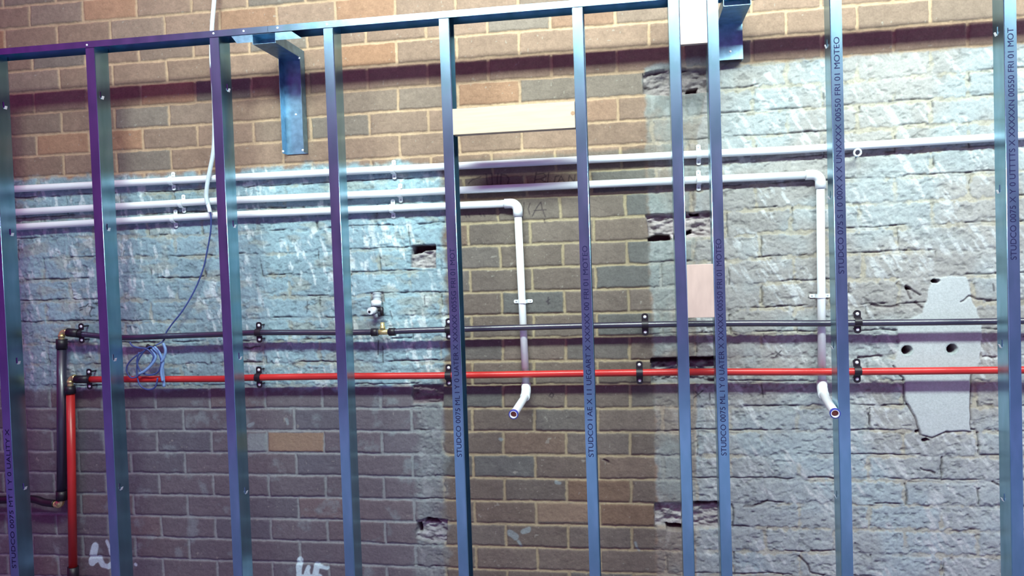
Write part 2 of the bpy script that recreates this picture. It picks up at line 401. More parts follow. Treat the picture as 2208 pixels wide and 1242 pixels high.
for (px, py, rad) in ((1955, 755, 15), (2052, 752, 15), (1958, 622, 11), (2016, 606, 14), (1995, 948, 11), (1976, 930, 8)):
    hx0, hy0 = U(px, py)
    r = np.hypot(XX - hx0, (YY - hy0) * (1 if rad == 15 else 2.0)) + (0 if rad == 15 else 1) * ed * 14
    m = 1 - sstep(rad - 1.5, rad + 1.5, r)
    hgt = hgt * (1 - m) - 70 * m
    alb = mixc(alb, C3(.20, .10, .10) * np.ones_like(alb), m)
    if rad == 15:
        ring = (1 - sstep(2, 7, np.abs(r - rad - 3))) * .35; alb = mixc(alb, C3(.35, .48, .48) * np.ones_like(alb), ring * (1 - m))
# pockets where bricks have been hacked out
def pocket(px, depth, seed, floor_col, ragged=9, hole=None):
    global hgt, alb
    m = poly(px, 2.0, ragged, seed)
    rg = fbm(XX, YY, 34, seed, 4, 15)
    d = -depth * (.35 + 1.2 * np.clip(rg - .15, 0, 1)) + 9 * (fbm(XX, YY, 12, seed + 2, 3) - .5)
    hgt = hgt * (1 - m) + d * m
    c = C3(*floor_col) * (.45 + 1.1 * fbm(XX, YY, 22, seed + 5, 4, 12))[..., None]
    alb = mixc(alb, c, m * .95)
    for h in hole or []:
        k = poly(h, 2, 6, seed + 3); hgt = hgt * (1 - k) - 75 * k
        alb = mixc(alb, C3(.20, .12, .13) * np.ones_like(alb), k)
pocket([(888, 530), (938, 528), (940, 578), (886, 578)], 26, 201, (.56, .52, .52), 3, [[(889, 531), (937, 529), (936, 536), (915, 540), (905, 546), (889, 548)]])
pocket([(888, 830), (955, 830), (955, 868), (890, 870)], 24, 211, (.36, .30, .32), 5)
pocket([(898, 1122), (922, 1115), (965, 1122), (962, 1168), (930, 1170), (897, 1160)], 24, 221, (.52, .52, .55), 6, [[(900, 1128), (906, 1126), (906, 1150), (900, 1150)], [(915, 1120), (935, 1118), (950, 1127), (915, 1127)]])
pocket([(1385, 157), (1440, 148), (1532, 146), (1534, 198), (1440, 205), (1388, 202)], 34, 231, (.44, .38, .38), 5, [[(1483, 190), (1505, 187), (1503, 196), (1480, 199)]])
pocket([(1393, 464), (1535, 456), (1538, 510), (1400, 516)], 30, 241, (.62, .54, .54), 5, [[(1396, 515), (1415, 506), (1442, 506), (1446, 517), (1398, 521)], [(1480, 499), (1490, 494), (1492, 502), (1481, 507)], [(1487, 458), (1508, 459), (1509, 463), (1488, 462)]])
pocket([(1404, 773), (1546, 771), (1547, 826), (1404, 828)], 48, 251, (.42, .42, .44), 2, [[(1404, 773), (1546, 771), (1546, 779), (1404, 782)]])
pocket([(1410, 1085), (1555, 1083), (1557, 1140), (1475, 1142), (1412, 1132)], 32, 261, (.60, .56, .56), 5, [[(1500, 1083), (1554, 1083), (1554, 1090), (1500, 1089)], [(1436, 1133), (1476, 1135), (1476, 1147), (1440, 1142)]])
pocket([(798, 630), (826, 630), (830, 652), (798, 655)], 8, 271, (.50, .50, .50), 3)
# writing and paint on the wall
ink = np.zeros_like(XX)
def marks(lines, w):
    global ink
    for l in lines: ink = np.maximum(ink, stroke(l, w))
marks([[(1010,396),(1018,388),(1036,381)],[(1048,375),(1051,398)],[(1050,399),(1062,398),(1060,374)],[(1073,374),(1072,396)],[(1080,397),(1080,376),(1092,378),(1098,386),(1095,396)],
       [(1152,396),(1156,372)],[(1154,376),(1172,374),(1178,380),(1165,386),(1154,388)],[(1165,386),(1182,396)],[(1181,394),(1183,372)],[(1195,393),(1198,380),(1206,379)],
       [(1202,395),(1210,379),(1217,393)],[(1205,389),(1215,388)],[(1225,393),(1228,378),(1238,393),(1240,377)],
       [(1130,437),(1127,470)],[(1143,438),(1139,450),(1142,462)],[(1148,466),(1157,448),(1166,436),(1169,450),(1176,468)],[(1152,454),(1178,452)],[(1173,473),(1175,480)],
       [(1003,463),(1006,468)],[(1010,463),(1013,468)],[(1034,461),(1038,466)],[(1042,461),(1045,467)],
       [(1182,641),(1182,657)],[(1186,645),(1178,650),(1186,654)],[(1188,848),(1184,854),(1191,857),(1194,850),(1189,847)],
       [(663,650),(662,674)],[(667,656),(658,662),(666,667)],[(915,638),(916,655)],[(841,670),(846,688)]], 3.4)
marks([[(172,664),(178,662),(186,660),(190,655)],[(172,669),(178,667)],[(190,660),(203,664)],[(196,665),(193,675),(196,683)],[(200,653),(210,659)],[(212,690),(206,692)],
       [(1830,610),(1829,630)],[(1826,615),(1834,622)],[(2141,612),(2143,627)],[(1875,895),(1874,915)],[(1672,758),(1685,768)],[(1684,757),(1673,768)],
       [(1496,858),(1516,842)],[(1500,845),(1510,856)],[(1530,848),(1531,862)],[(1642,830),(1646,856)],[(816,735),(815,765)],[(1538,0),(1538,1)]], 4.5)
alb = mixc(alb, C3(.045, .03, .05) * np.ones_like(alb), ink * .85)
wp = np.zeros_like(XX)
for l, w in (([(206,1177),(201,1198),(199,1213)],30),([(199,1214),(214,1203)],22),([(214,1203),(222,1218)],24),([(222,1219),(234,1222),(242,1214)],20),([(231,1167),(237,1180),(241,1198),(241,1214)],14)):
    wp = np.maximum(wp, stroke(l, w, 4))
for l, w in (([(648,1207),(645,1225),(644,1260)],24),([(660,1240),(665,1224)],18),([(664,1223),(668,1240)],12),([(650,1245),(690,1243)],22),([(684,1219),(680,1250)],26),([(690,1222),(706,1224)],16)):
    wp = np.maximum(wp, stroke(l, w, 5))
wp = np.maximum(wp, stroke([(292,1217),(293,1218)], 13))
alb = mixc(alb, C3(1.0, 1.3, 1.36) * np.ones_like(alb), wp * .95)
wt = np.zeros_like(XX)
for l, w in (([(617,905),(622,915)],10),([(545,915),(538,918)],16),([(1100,1150),(1112,1156)],26),([(1128,1146),(1140,1142)],18),([(1118,1165),(1124,1178)],9),([(1080,945),(1082,947)],12),([(1200,1040),(1208,1043)],10),([(1368,1170),(1378,1185)],10)):
    wt = np.maximum(wt, stroke(l, w, 8))
alb = mixc(alb, C3(.50, .62, .64) * np.ones_like(alb), wt * .6)
ob = poly([(578,933),(697,933),(697,974),(578,973)], 2, 3); alb = mixc(alb, C3(.52,.36,.24) * np.ones_like(alb) * (.8+.4*film)[...,None], ob*.85)
ob = poly([(535,935),(575,935),(575,975),(535,973)], 3, 4); alb = mixc(alb, C3(.46,.54,.54) * np.ones_like(alb), ob*.8)
ob = poly([(1158,1084),(1268,1086),(1268,1125),(1160,1124)], 2, 3); alb = mixc(alb, C3(.46,.33,.23) * np.ones_like(alb) * (.8+.4*film)[...,None], ob*.7)

alb = np.clip(alb * .56, .008, .95)
co = np.empty((ny * nx, 3), np.float32)
co[:, 0] = (XX / 1000).ravel(); co[:, 1] = (-hgt / 1000).ravel(); co[:, 2] = ((YY + H0) / 1000).ravel()
idx = np.arange(ny * nx).reshape(ny, nx)
q = np.stack([idx[:-1, :-1], idx[:-1, 1:], idx[1:, 1:], idx[1:, :-1]], -1).reshape(-1, 4).astype(np.int32)
me = bpy.data.meshes.new('wall_back')
me.vertices.add(len(co)); me.vertices.foreach_set('co', co.ravel())
me.loops.add(q.size); me.loops.foreach_set('vertex_index', q.ravel())
me.polygons.add(len(q)); me.polygons.foreach_set('loop_start', np.arange(0, q.size, 4, dtype=np.int32))
me.polygons.foreach_set('loop_total', np.full(len(q), 4, np.int32))
me.polygons.foreach_set('use_smooth', np.ones(len(q), bool))
me.update(calc_edges=True)
ca = me.color_attributes.new('surface_colour', 'FLOAT_COLOR', 'POINT')
rgba = np.ones((ny * nx, 4), np.float32); rgba[:, :3] = alb.reshape(-1, 3); ca.data.foreach_set('color', rgba.ravel())
mw = bpy.data.materials.new('brickwork'); mw.use_nodes = True
t = mw.node_tree; bs = t.nodes['Principled BSDF']; bs.inputs['Roughness'].default_value = .92; bs.inputs['Specular IOR Level'].default_value = .2
at = N(t, 'ShaderNodeAttribute', attribute_name='surface_colour'); tco = N(t, 'ShaderNodeTexCoord')
ns = N(t, 'ShaderNodeTexNoise'); ns.inputs['Scale'].default_value = 160; ns.inputs['Detail'].default_value = 8; ns.inputs['Roughness'].default_value = .7
n2 = N(t, 'ShaderNodeTexNoise'); n2.inputs['Scale'].default_value = 22; n2.inputs['Detail'].default_value = 8
t.links.new(tco.outputs['Object'], ns.inputs['Vector']); t.links.new(tco.outputs['Object'], n2.inputs['Vector'])
m1 = N(t, 'ShaderNodeMapRange'); m1.inputs['From Min'].default_value = .3; m1.inputs['From Max'].default_value = .7; m1.inputs['To Min'].default_value = .84; m1.inputs['To Max'].default_value = 1.14
t.links.new(ns.outputs[0], m1.inputs['Value'])
vm = N(t, 'ShaderNodeVectorMath', operation='SCALE'); t.links.new(at.outputs['Color'], vm.inputs[0]); t.links.new(m1.outputs[0], vm.inputs['Scale'])
t.links.new(vm.outputs[0], bs.inputs['Base Color'])
ad = N(t, 'ShaderNodeMath', operation='ADD'); t.links.new(ns.outputs[0], ad.inputs[0]); t.links.new(n2.outputs[0], ad.inputs[1])
bp = N(t, 'ShaderNodeBump'); bp.inputs['Strength'].default_value = .55; bp.inputs['Distance'].default_value = .003
t.links.new(ad.outputs[0], bp.inputs['Height']); t.links.new(bp.outputs[0], bs.inputs['Normal'])
me.materials.append(mw)
wall = link(bpy.data.objects.new('wall_back', me)); wall['kind'] = 'structure'
wall['label'] = 'old brown brick wall with limewashed areas, hacked pockets and a grey plaster patch'

fl = MB(); fl.box(-3400, 2700, -H0 - 60, -H0, -80, 11000)
fo = fl.build('floor', M_floor); fo['kind'] = 'structure'

# ------------------------------------------------------------------ steel stud frame
ZF, ZB = 250.0, 174.0; FW = 34.0; YT = 694.0; Y0 = -H0
STUDS = [
 (-1975, 'web', 'leftmost steel stud, cut by the left edge of the photo, black print near its foot', 1, [(4,230),(18,505),(37,783),(52,1055)]),
 (-1556, 'web', 'second steel stud from the left, crossing the coiled blue wire\'s left side, no print', 0, [(210,212),(226,495),(240,775),(256,1052)]),
 (-1072, 'web', 'steel stud beside the hanging white cable, dark narrow face and pale side web', 0, [(490,192),(503,487),(517,773),(530,1064)]),
 (-650, 'web', 'unprinted steel stud just right of the hanging wall bracket', 0, []),
 (-241, 'open', 'printed steel stud at the left end of the pine nogging', 2, []),
 (208, 'open', 'printed steel stud at the right end of the pine nogging', 3, []),
 (517, 'rear', 'unprinted steel stud at the left side of the two plywood pieces', 0, []),
 (638, 'rear', 'printed steel stud at the right side of the two plywood pieces', 4, []),
 (1012, 'webl', 'printed steel stud touching the right-hand waste pipe outlet', 5, [(1783,97),(1791,425),(1800,750),(1808,1073)]),
 (1513, 'webl', 'rightmost steel stud, printed near its top, right of the plaster patch', 6, [(2156,70),(2159,412),(2165,747),(2174,1080)]),
]
PRINT = {1: (925, 1225, 'STUDCO 0075 MT 1 Y 0 UALITY X'), 2: (535, 985, 'STUDCO 0075 ML I Y 0 UATER X XXXXX 0055G FRI 01 MOT'), 3: (530, 985, 'STUDCO I AE X 11 UEGART X XXXXX 00 FRI 01 MOTEO'),
         4: (515, 982, 'STUDCO 0075 ML I Y 0 UATER X XXXXX 00550 FRI 01 MOTEO'), 5: (80, 590, 'STUDCO 075 S I 0 00X X X UNXXXX 00550 FRI 01 MOTEO'), 6: (60, 560, 'STUDCO 0075 X Y 0 UTTTTS X XXXXXN 00550 FRI 01 MOT')}
def stud(X, kind, label, pr, dots):
    o = thing('steel_stud', label, 'stud', (X + FW / 2, Y0, (ZF + ZB) / 2), 'upright steel studs of the wall frame')
    org = (X + FW / 2, Y0, (ZF + ZB) / 2)
    right = kind in ('web', )                 # side on which the closed web stands
    xw = X + FW if right else X; xl = X if right else X + FW
    lip = 7 if not right else -7; 
    b = MB(org)
    cuts = []
    for (px, py) in dots:
        _, y = U(px, py, 215); zc = 228 if X == -1556 else 206
        cuts.append((float(y), zc))
    cuts.sort()
    y = Y0
    for (yc, zc) in cuts:
        h0, h1 = yc - 2, yc + 20
        if h0 <= y: continue
        b.quad((xw, y, ZB), (xw, y, ZF), (xw, h0, ZF), (xw, h0, ZB))
        b.quad((xw, h0, ZB), (xw, h0, zc - 4), (xw, h1, zc - 4), (xw, h1, ZB))
        b.quad((xw, h0, zc + 4), (xw, h0, ZF), (xw, h1, ZF), (xw, h1, zc + 4)); y = h1
    b.quad((xw, y, ZB), (xw, y, ZF), (xw, YT, ZF), (xw, YT, ZB))
    b.build('web', M_steel, o, solid=1.0)
    f = MB(org)
    for z, s in ((ZF, -1), (ZB, 1)):
        f.quad((xw, Y0, z), (xl, Y0, z), (xl, YT, z), (xw, YT, z))
        f.quad((xl, Y0, z), (xl, Y0, z + s * 7), (xl, YT, z + s * 7), (xl, YT, z))
    x_ = X + FW if X < 600 else X
    f.tube([(x_, Y0, ZF - .7), (x_, YT, ZF - .7)], 1.4, 10)
    f.build('flange', M_steel, o, solid=1.0)
    for (yc, zc) in cuts:
        k = MB(org); s = 1 if right else -1
        k.quad((xw + s * .8, yc - 6, zc - 15), (xw + s * 1, yc - 6, zc - 2), (xw + s * 6, yc + 5, zc - 2), (xw + s * 6, yc + 5, zc - 13))
        kk = k.build('punched_tab', M_screw, o, solid=1.0); kk['label'] = 'bright bent tab beside a punched hole'
    if pr:
        ya, yb, txt = PRINT[pr]
        cx = X + FW / 2
        def yat(py):
            ys = [float(U(*( (px, py) ), ZF)[1]) for px in (0, )]
            return ys[0]
        # height of the print on this stud: find pixel x of the stud at that row
        def find(py):
            lo = min(np.linspace(-50, 2300, 2351), key=lambda q: abs(float(U(q, py, ZF)[0]) - cx))
            return float(U(lo, py, ZF)[1])
        y1, y0 = find(ya), find(yb)
        cu = bpy.data.curves.new('print', 'FONT'); cu.body = txt; cu.size = 1; cu.offset = 0
        tmp = link(bpy.data.objects.new('print', cu)); bpy.context.view_layer.update()
        tm = bpy.data.meshes.new_from_object(tmp); bpy.data.objects.remove(tmp)
        a = np.array([v.co[:] for v in tm.vertices]); a -= a.min(0); a /= np.maximum(a.max(0), 1e-6)
        L = y1 - y0; Hh = 17.0; V = []
        ow = W(*org)
        for p_ in a: V.append(W(cx + Hh / 2 - p_[1] * Hh, y0 + p_[0] * L, ZF + 1.0) - ow)
        for v_, c_ in zip(tm.vertices, V): v_.co = c_
        tm.materials.append(M_ink)
        to = link(bpy.data.objects.new('printed_lettering', tm)); to.parent = o; to['label'] = 'black lettering printed along the stud face'
    return o
for s in STUDS: stud(*s)

# head track in two lengths, meeting at the joint beside the bracket
def track(x0, x1, label, screws):
    org = ((x0 + x1) / 2, 676, 212)
    o = thing('steel_track', label, 'track', org, 'head track of the wall frame')
    b = MB(org)
    b.quad((x0, 700, 171), (x1, 700, 171), (x1, 700, 253), (x0, 700, 253))
    for z in (171, 253): b.quad((x0, 700, z), (x1, 700, z), (x1, 678, z), (x0, 678, z))
    b.build('channel', M_steel, o, solid=1.1)
    for (px, py) in screws:
        X, Y, _ = P(px, py, 254); k = MB(org); k.dome((X, Y, 253.4), 4, 2.5); k.build('screw_head', M_screw, o)
    return o
track(-2700, -853, 'dark head track length left of the joint above the hanging bracket', [(187, 97), (460, 72), (525, 67)])
track(-852, 1900, 'blue head track length right of the joint, running out of the top of the photo', [(598, 60), (705, 53), (965, 34), (1243, 10)])

# wall brackets made from stud offcuts
def bracket(xa, xb, label, face, plate, yb=290):
    org = ((xa + xb) / 2, yb, 25)
    o = thing('wall_bracket', label, 'bracket', org, 'steel brackets tying the frame to the wall')
    ya = 644
    b = MB(org)                                # upright channel against the wall
    z = 5 if not face else 42
    b.quad((xa, yb, z), (xb, yb, z), (xb, ya, z), (xa, ya, z))
    z2 = 46 if not face else 5
    for x in (xa, xb): b.quad((x, yb, z), (x, yb, z2), (x, ya, z2), (x, ya, z))
    b.build('upright_channel', M_steel2, o, solid=1.3)
    a = MB(org)                                # arm out to the frame
    a.quad((xa, 643, 5), (xb, 643, 5), (xb, 643, 248), (xa, 643, 248))
    for x in (xa, xb): a.quad((x, 643, 5), (x, 643, 248), (x, 676, 248), (x, 676, 5))
    a.quad((xa, 643, 186), (xb, 643, 186), (xb, 676, 186), (xa, 676, 186))  # plate added inside the arm so that its mouth falls into shadow
    a.build('arm_channel', M_steel2, o, solid=1.3)
    if plate:
        h = MB(org)
        h.quad((xa - 78, 676, 250), (xa - 58, 650, 250), (xa - 1, 650, 250), (xa - 1, 676, 250))
        h.quad((xb + 1, 676, 250), (xb + 1, 650, 250), (xb + 98, 650, 250), (xb + 62, 676, 250))
        h.quad((xa - 78, 676, 250), (xb + 62, 676, 250), (xb + 62, 676, 176), (xa - 78, 676, 176))
        h.build('head_plate', M_steel2, o, solid=1.0)
    for (X, Y, Z) in ([(xa + 3, yb + 7, 46.7), (xb - 3, yb + 7, 46.7), ((xa + xb) / 2, yb + 150, 5.7), (xb - 2, ya - 4, 46.7)] if not face else [((xa + xb) / 2, yb + 28, 42.7)]):
        k = MB(org); k.dome((X, Y, Z), 4.5, 3); k.build('screw_head', M_screw, o)
    return o
bracket(-912, -828, 'steel bracket hanging left of the centre studs below the head track, open channel facing out', False, True, 290)
bracket(690, 774, 'dark steel bracket at the top edge of the photo, right of the plywood piece', True, False, 522)

# timber pieces held between studs
def timber(name, x0, x1, y0, y1, z0, z1, m, label, cat, group):
    org = ((x0 + x1) / 2, y0, (z0 + z1) / 2)
    o = thing(name, label, cat, org, group)
    b = MB(org); b.box(x0, x1, y0, y1, z0, z1); b.build('board', m, o, bevel=1.2)
    return o, org
xl, yl = U(978, 264, 250); x2, y2 = U(1240, 247, 250)
nb, norg = timber('timber_nogging', -206, 206, 286, 373, 214, 250.5, M_pine, 'long pale pine nogging fixed level between two studs in the upper middle', 'timber', None)
k = MB(norg); X, Y, _ = P(1235, 244, 251); k.tube([(X, Y, 248), (X, Y, 250.9)], 7, 14); kk = k.build('knot', M_knot, nb); kk['label'] = 'dark knot in the pale wood'
timber('plywood_piece', 552, 637, -350, -177, 232, 250, M_ply, 'pinkish plywood piece between two close studs, just above the black pipe', 'plywood', 'plywood pieces between the two close studs')
timber('plywood_piece', 552, 637, 531, 790, 232, 250, M_ply, 'pinkish plywood piece between two close studs at the top edge of the photo', 'plywood', 'plywood pieces between the two close studs')

# ------------------------------------------------------------------ pipes
def line(pts, Z): return [P(x, y, Z) for x, y in pts]
ZW = 21.0; RW = 13.5
p1 = [(-3000, 213, ZW), (-2073, 213, ZW), (-1443, 213, ZW), (-540, 212, ZW), (367, 208, ZW), (921, 205, ZW), (1300, 208, ZW), (1667, 211, ZW), (2400, 211, ZW)]
b = MB((-500, 212, ZW)); b.tube(p1, RW, 28)
tag(b.build('waste_pipe', M_pvc), 'topmost white plastic pipe, running straight across the whole wall', 'pipe', 'white waste pipes')
def waste(label, hy, xs, corner, down, bend, end, clip_label):
    # level run, elbow, drop, bend outwards, open end with a blue rim
    org = (corner[0], hy, ZW)
    o = thing('waste_pipe', label, 'pipe', org, 'white waste pipes')
    cx, cy = corner
    b = MB(org); b.tube([(xs[0], xs[1], ZW), (-2083, xs[1], ZW), (-1207, hy + xs[2], ZW), (cx - 34, cy, ZW)], RW, 28); b.build('level_pipe', M_pvc, o)
    e = MB(org)
    arc = [(cx - 26 + 26 * math.sin(t_), cy - 26 + 26 * math.cos(t_), ZW) for t_ in [math.pi / 2 * k / 8 for k in range(9)]]
    e.tube([(cx - 48, cy, ZW)] + arc + [(cx, cy - 48, ZW)], RW + 4, 28); e.build('elbow', M_pvc, o)
    d = MB(org); d.tube([(cx, cy - 34, ZW), (down[0], down[1], ZW)], RW, 28); d.build('drop_pipe', M_pvc, o)
    s = MB(org); dx, dy = down; B = Vector((dx, dy - 22, ZW)); E = Vector(end); dr = (E - B).normalized()
    s.tube([(dx, dy + 20, ZW), (dx, dy - 4, ZW)] + [tuple(Vector((dx, dy - 22, ZW)) + Vector((0, 18, 0)) * (1 - q) ** 2 + dr * 34 * q ** 1.2) for q in (.25, .5, .75, 1)], RW + 4, 28)
    s.build('bend', M_pvc, o)
    st = B + dr * 12
    g = MB(org); g.tube([tuple(st), tuple(E)], RW, 28, caps=False)
    g.tube([tuple(E), tuple(E - dr * 30)], RW - 3, 28, caps=False)
    r_o = g.tube([tuple(E), tuple(E + dr * .01)], [RW, RW - 3], 28, caps=False)
    g.build('outlet_pipe', M_pvc, o)
    rim = MB(org); rim.tube([tuple(E - dr * 9), tuple(E - dr * 1)], RW + 2.6, 28, caps=False); rim.tube([tuple(E - dr * 1), tuple(E + dr * .4)], [RW + 2.6, RW - .8], 28, caps=False)
    rr_ = rim.build('rim', M_bluetape, o); rr_['label'] = 'blue rim around the open pipe end'
    pl = MB(org); pl.tube([tuple(E - dr * 14), tuple(E - dr * 13)], RW - 3.05, 28); q_ = pl.build('inside', M_copper, o); q_['label'] = 'dark inside of the open pipe end'
    return o
c3 = U(1116, 438, ZW); d3 = U(1134.5, 838, ZW); e3 = U(1107, 894, 300)
c2 = U(1768.5, 376, ZW); d2 = U(1772.5, 832, ZW); e2 = U(1804, 892, 300)
waste('white plastic pipe turning down right of the pine nogging and ending below the red pipe', 66, (-3000, 60, 4), (float(c3[0]), float(c3[1])), (float(d3[0]), float(d3[1])), None, (float(e3[0]), float(e3[1]), 300), '')
waste('white plastic pipe turning down near the right-hand studs and ending against a stud', 120, (-3000, 120, 6), (float(c2[0]), float(c2[1])), (float(d2[0]), float(d2[1])), None, (float(e2[0]) - 4, float(e2[1]), 300), '')

def saddle(px, py, Yc, label, vertical=True, mat_=M_clipw, Z=ZW, r=RW, w=15.5, ext=17, grp='white saddle clips on the pipes', screws=M_conduit, back=2., name='pipe_clip', sr=3.2, sd=1.5):
    X, Y, _ = P(px, py, Z)
    if Yc is not None: Y = Yc
    org = (X, Y, 0)
    o = thing(name, label, 'clip', org, grp)
    def at(a, s, z): return (X + s, Y + a, z) if vertical else (X + a, Y + s, z)
    b = MB(org); prof = [(-r - ext, back), (-r - ext, back + 3), (-r - 2.5, back + 3)]
    R1 = r + 2.2
    for k in range(13):
        t_ = math.pi - math.pi * k / 12; prof.append((R1 * math.cos(t_), Z + R1 * math.sin(t_)))
    prof += [(r + 2.5, back + 3), (r + ext, back + 3), (r + ext, back)]
    hw = w / 2; ids = []
    for a_, z_ in prof:
        ids.append((b.pt(*at(a_, -hw, z_)), b.pt(*at(a_, hw, z_))))
    for (p_, q_), (s_, t_) in zip(ids, ids[1:]): b.f.append((p_, q_, t_, s_)); b.sm.append(False)
    for sg in (-1, 1):                        # rounded ends of the two ears
        n = 8; cxx = sg * (r + ext)
        for k in range(n):
            a0 = -math.pi / 2 + math.pi * k / n; a1 = -math.pi / 2 + math.pi * (k + 1) / n
            b.f.append((b.pt(*at(cxx, 0, back + 3)), b.pt(*at(cxx + sg * hw * .7 * math.cos(a0), hw * math.sin(a0), back + 3)), b.pt(*at(cxx + sg * hw * .7 * math.cos(a1), hw * math.sin(a1), back + 3)))); b.sm.append(False)
    b.build('strap', mat_, o, solid=1.6)
    for sg in (-1, 1):
        k = MB(org); a_ = sg * (r + ext * .75)
        k.dome(at(a_, 0, back + 3.6), sr, sd); k.build('screw_head', screws, o)
        if back > 10:
            k = MB(org); k.tube([at(a_, 0, 0), at(a_, 0, back + 2)], 3, 10); k.build('stand_off', M_rubber, o)
    return o
for px, py, Y, l in ((369, 390, 213, 'white clip on the topmost white pipe, between the second and third studs'),
                     (847, 366, 212, 'white clip on the topmost white pipe, left of the pine nogging'),
                     (1507, 333, 207, 'white clip on the topmost white pipe, between the two close studs'),
                     (391, 437, 123, 'white clip on the middle white pipe, left of the hanging cable'),
                     (861, 415, 124, 'white clip on the middle white pipe, left of the printed stud by the nogging'),
                     (1507, 388, 117, 'white clip on the middle white pipe, between the two close studs'),
                     (374, 470, 66, 'white clip on the lowest white pipe, left of the hanging cable'),
                     (845, 452, 66, 'white clip on the lowest white pipe, above the hacked square pocket')):
    saddle(px, py, Y, l)
for px, py, l in ((1127, 650, 'level white clip across the middle upright waste pipe'), (1770, 638, 'level white clip across the right-hand upright waste pipe')):
    saddle(px, py, None, l, vertical=False, w=13)

ZK = 50.0; RK = 11.0
def pipe(name, pts, r, m, label, cat='pipe', group=None, parent=None, org=None):
    b = MB(org or pts[len(pts) // 2]); b.tube(smooth_path(pts, 5) if len(pts) > 2 else pts, r, 24); o = b.build(name, m, parent)
    if not parent: tag(o, label, cat, group)
    return o
# black supply line: thing with run, fittings, lagged drop
org = (-400, -388, ZK)
bk = thing('supply_pipe', 'black water pipe crossing the wall above the red one, with brass tee and elbows', 'pipe', org)
def part(name, pts, r, m, par, org, label=None, smooth=True):
    b = MB(org); b.tube(smooth_path(pts, 5) if (len(pts) > 2 and smooth) else pts, r, 24); o = b.build(name, m, par)
    if label: o['label'] = label
    return o
tee = P(827, 716, ZK)
part('level_pipe', [P(165, 719, ZK), P(200, 723, ZK), P(262, 728, ZK), P(380, 724, ZK), P(480, 720.5, ZK), P(557, 717, ZK), P(730, 717, ZK), (tee[0] - 18, tee[1], ZK)], RK, M_black, bk, org)
part('level_pipe', [(tee[0] + 18, tee[1], ZK), (-412, -389, ZK), (195, -385, ZK), (697, -387, ZK), (1054, -394, ZK), (1583, -399, ZK), (2400, -402, ZK)], RK, M_black, bk, org)
b = MB(org); b.tube([(tee[0] - 26, tee[1], ZK), (tee[0] + 26, tee[1], ZK)], 10, 20); b.tube([(tee[0] - 3, tee[1], ZK), (tee[0] - 3, tee[1] + 36, ZK)], [8, 7.9], 18)
b.tube([(tee[0] - 3, tee[1] + 10, ZK), (tee[0] - 3, tee[1] + 22, ZK)], 10, 18); o = b.build('tee', M_brass, bk); o['label'] = 'brass tee with a short upright spigot'
for s in (-1, 1): part('crimp_sleeve', [(tee[0] + s * 22, tee[1], ZK), (tee[0] + s * 46, tee[1], ZK)], 15, M_rubber, bk, org)
el = P(134, 721, ZK)
b = MB(org); b.tube(smooth_path([P(150, 716, ZK), P(138, 716, ZK), (el[0] - 3, el[1] - 2, ZK), P(133, 738, ZK)], 6), 11, 18); b.tube([P(141, 716, ZK), P(146, 716, ZK)], 14, 6)
b.tube([P(133, 722, ZK), P(133, 727, ZK)], 14, 6); o = b.build('elbow', M_brass, bk); o['label'] = 'upper brass elbow'
part('crimp_sleeve', [P(146, 716.5, ZK), P(170, 719, ZK)], 17, M_rubber, bk, org)
part('crimp_sleeve', [P(133, 731, ZK), P(133, 752, ZK)], 21, M_rubber, bk, org)
part('drop_pipe', [P(133, 745, ZK), P(133, 1068, ZK)], 18, M_black, bk, org, 'thick black drop pipe')
part('crimp_sleeve', [P(133, 1058, ZK), P(133, 1078, ZK)], 21, M_rubber, bk, org)
b = MB(org); b.tube(smooth_path([P(133, 1072, ZK), P(132, 1084, ZK), P(126, 1089, ZK), P(116, 1086, ZK)], 6), 12, 18); b.tube([P(124, 1081, ZK), P(132, 1088, ZK)], 15, 6); o = b.build('elbow', M_brass, bk); o['label'] = 'lower brass elbow'
part('branch_pipe', [P(118, 1086, ZK), P(95, 1083, ZK), P(68, 1076, ZK), P(0, 1078, ZK), P(-160, 1080, ZK)], 15, M_rubber, bk, org)
# red line
org = (-400, -557, ZK)
rd = thing('supply_pipe', 'red water pipe crossing the wall below the black one', 'pipe', org)
part('level_pipe', [P(180, 818, ZK), P(480, 817, ZK), P(530, 814.5, ZK), P(730, 811.4, ZK), (-313, -557, ZK), (507, -555, ZK), (1049, -560, ZK), (1586, -561, ZK), (2400, -563, ZK)], 12.5, M_red, rd, org)
b = MB(org); b.tube(smooth_path([P(168, 816, ZK), P(157, 815, ZK), P(152, 821, ZK), P(152, 836, ZK)], 6), 11, 18); b.tube([P(158, 815, ZK), P(163, 815, ZK)], 14, 6); b.tube([P(152, 821, ZK), P(152, 826, ZK)], 14, 6)
o = b.build('elbow', M_brass, rd); o['label'] = 'brass elbow'
part('crimp_sleeve', [P(163, 818, ZK), P(192, 818, ZK)], 16, M_rubber, rd, org)
part('crimp_sleeve', [P(151, 832, ZK), P(152, 849, ZK)], 20, M_rubber, rd, org)
part('drop_pipe', [P(152, 842, ZK), P(157.5, 1226, ZK)], 16, M_red, rd, org)
xx, yy = U(158, 1222, ZK)
part('crimp_sleeve', [P(157.5, 1222, ZK), P(158, 1260, ZK)], 21, M_rubber, rd, org)
part('drop_pipe', [P(158, 1255, ZK), (float(xx), -H0, ZK)], 16, M_red, rd, org)

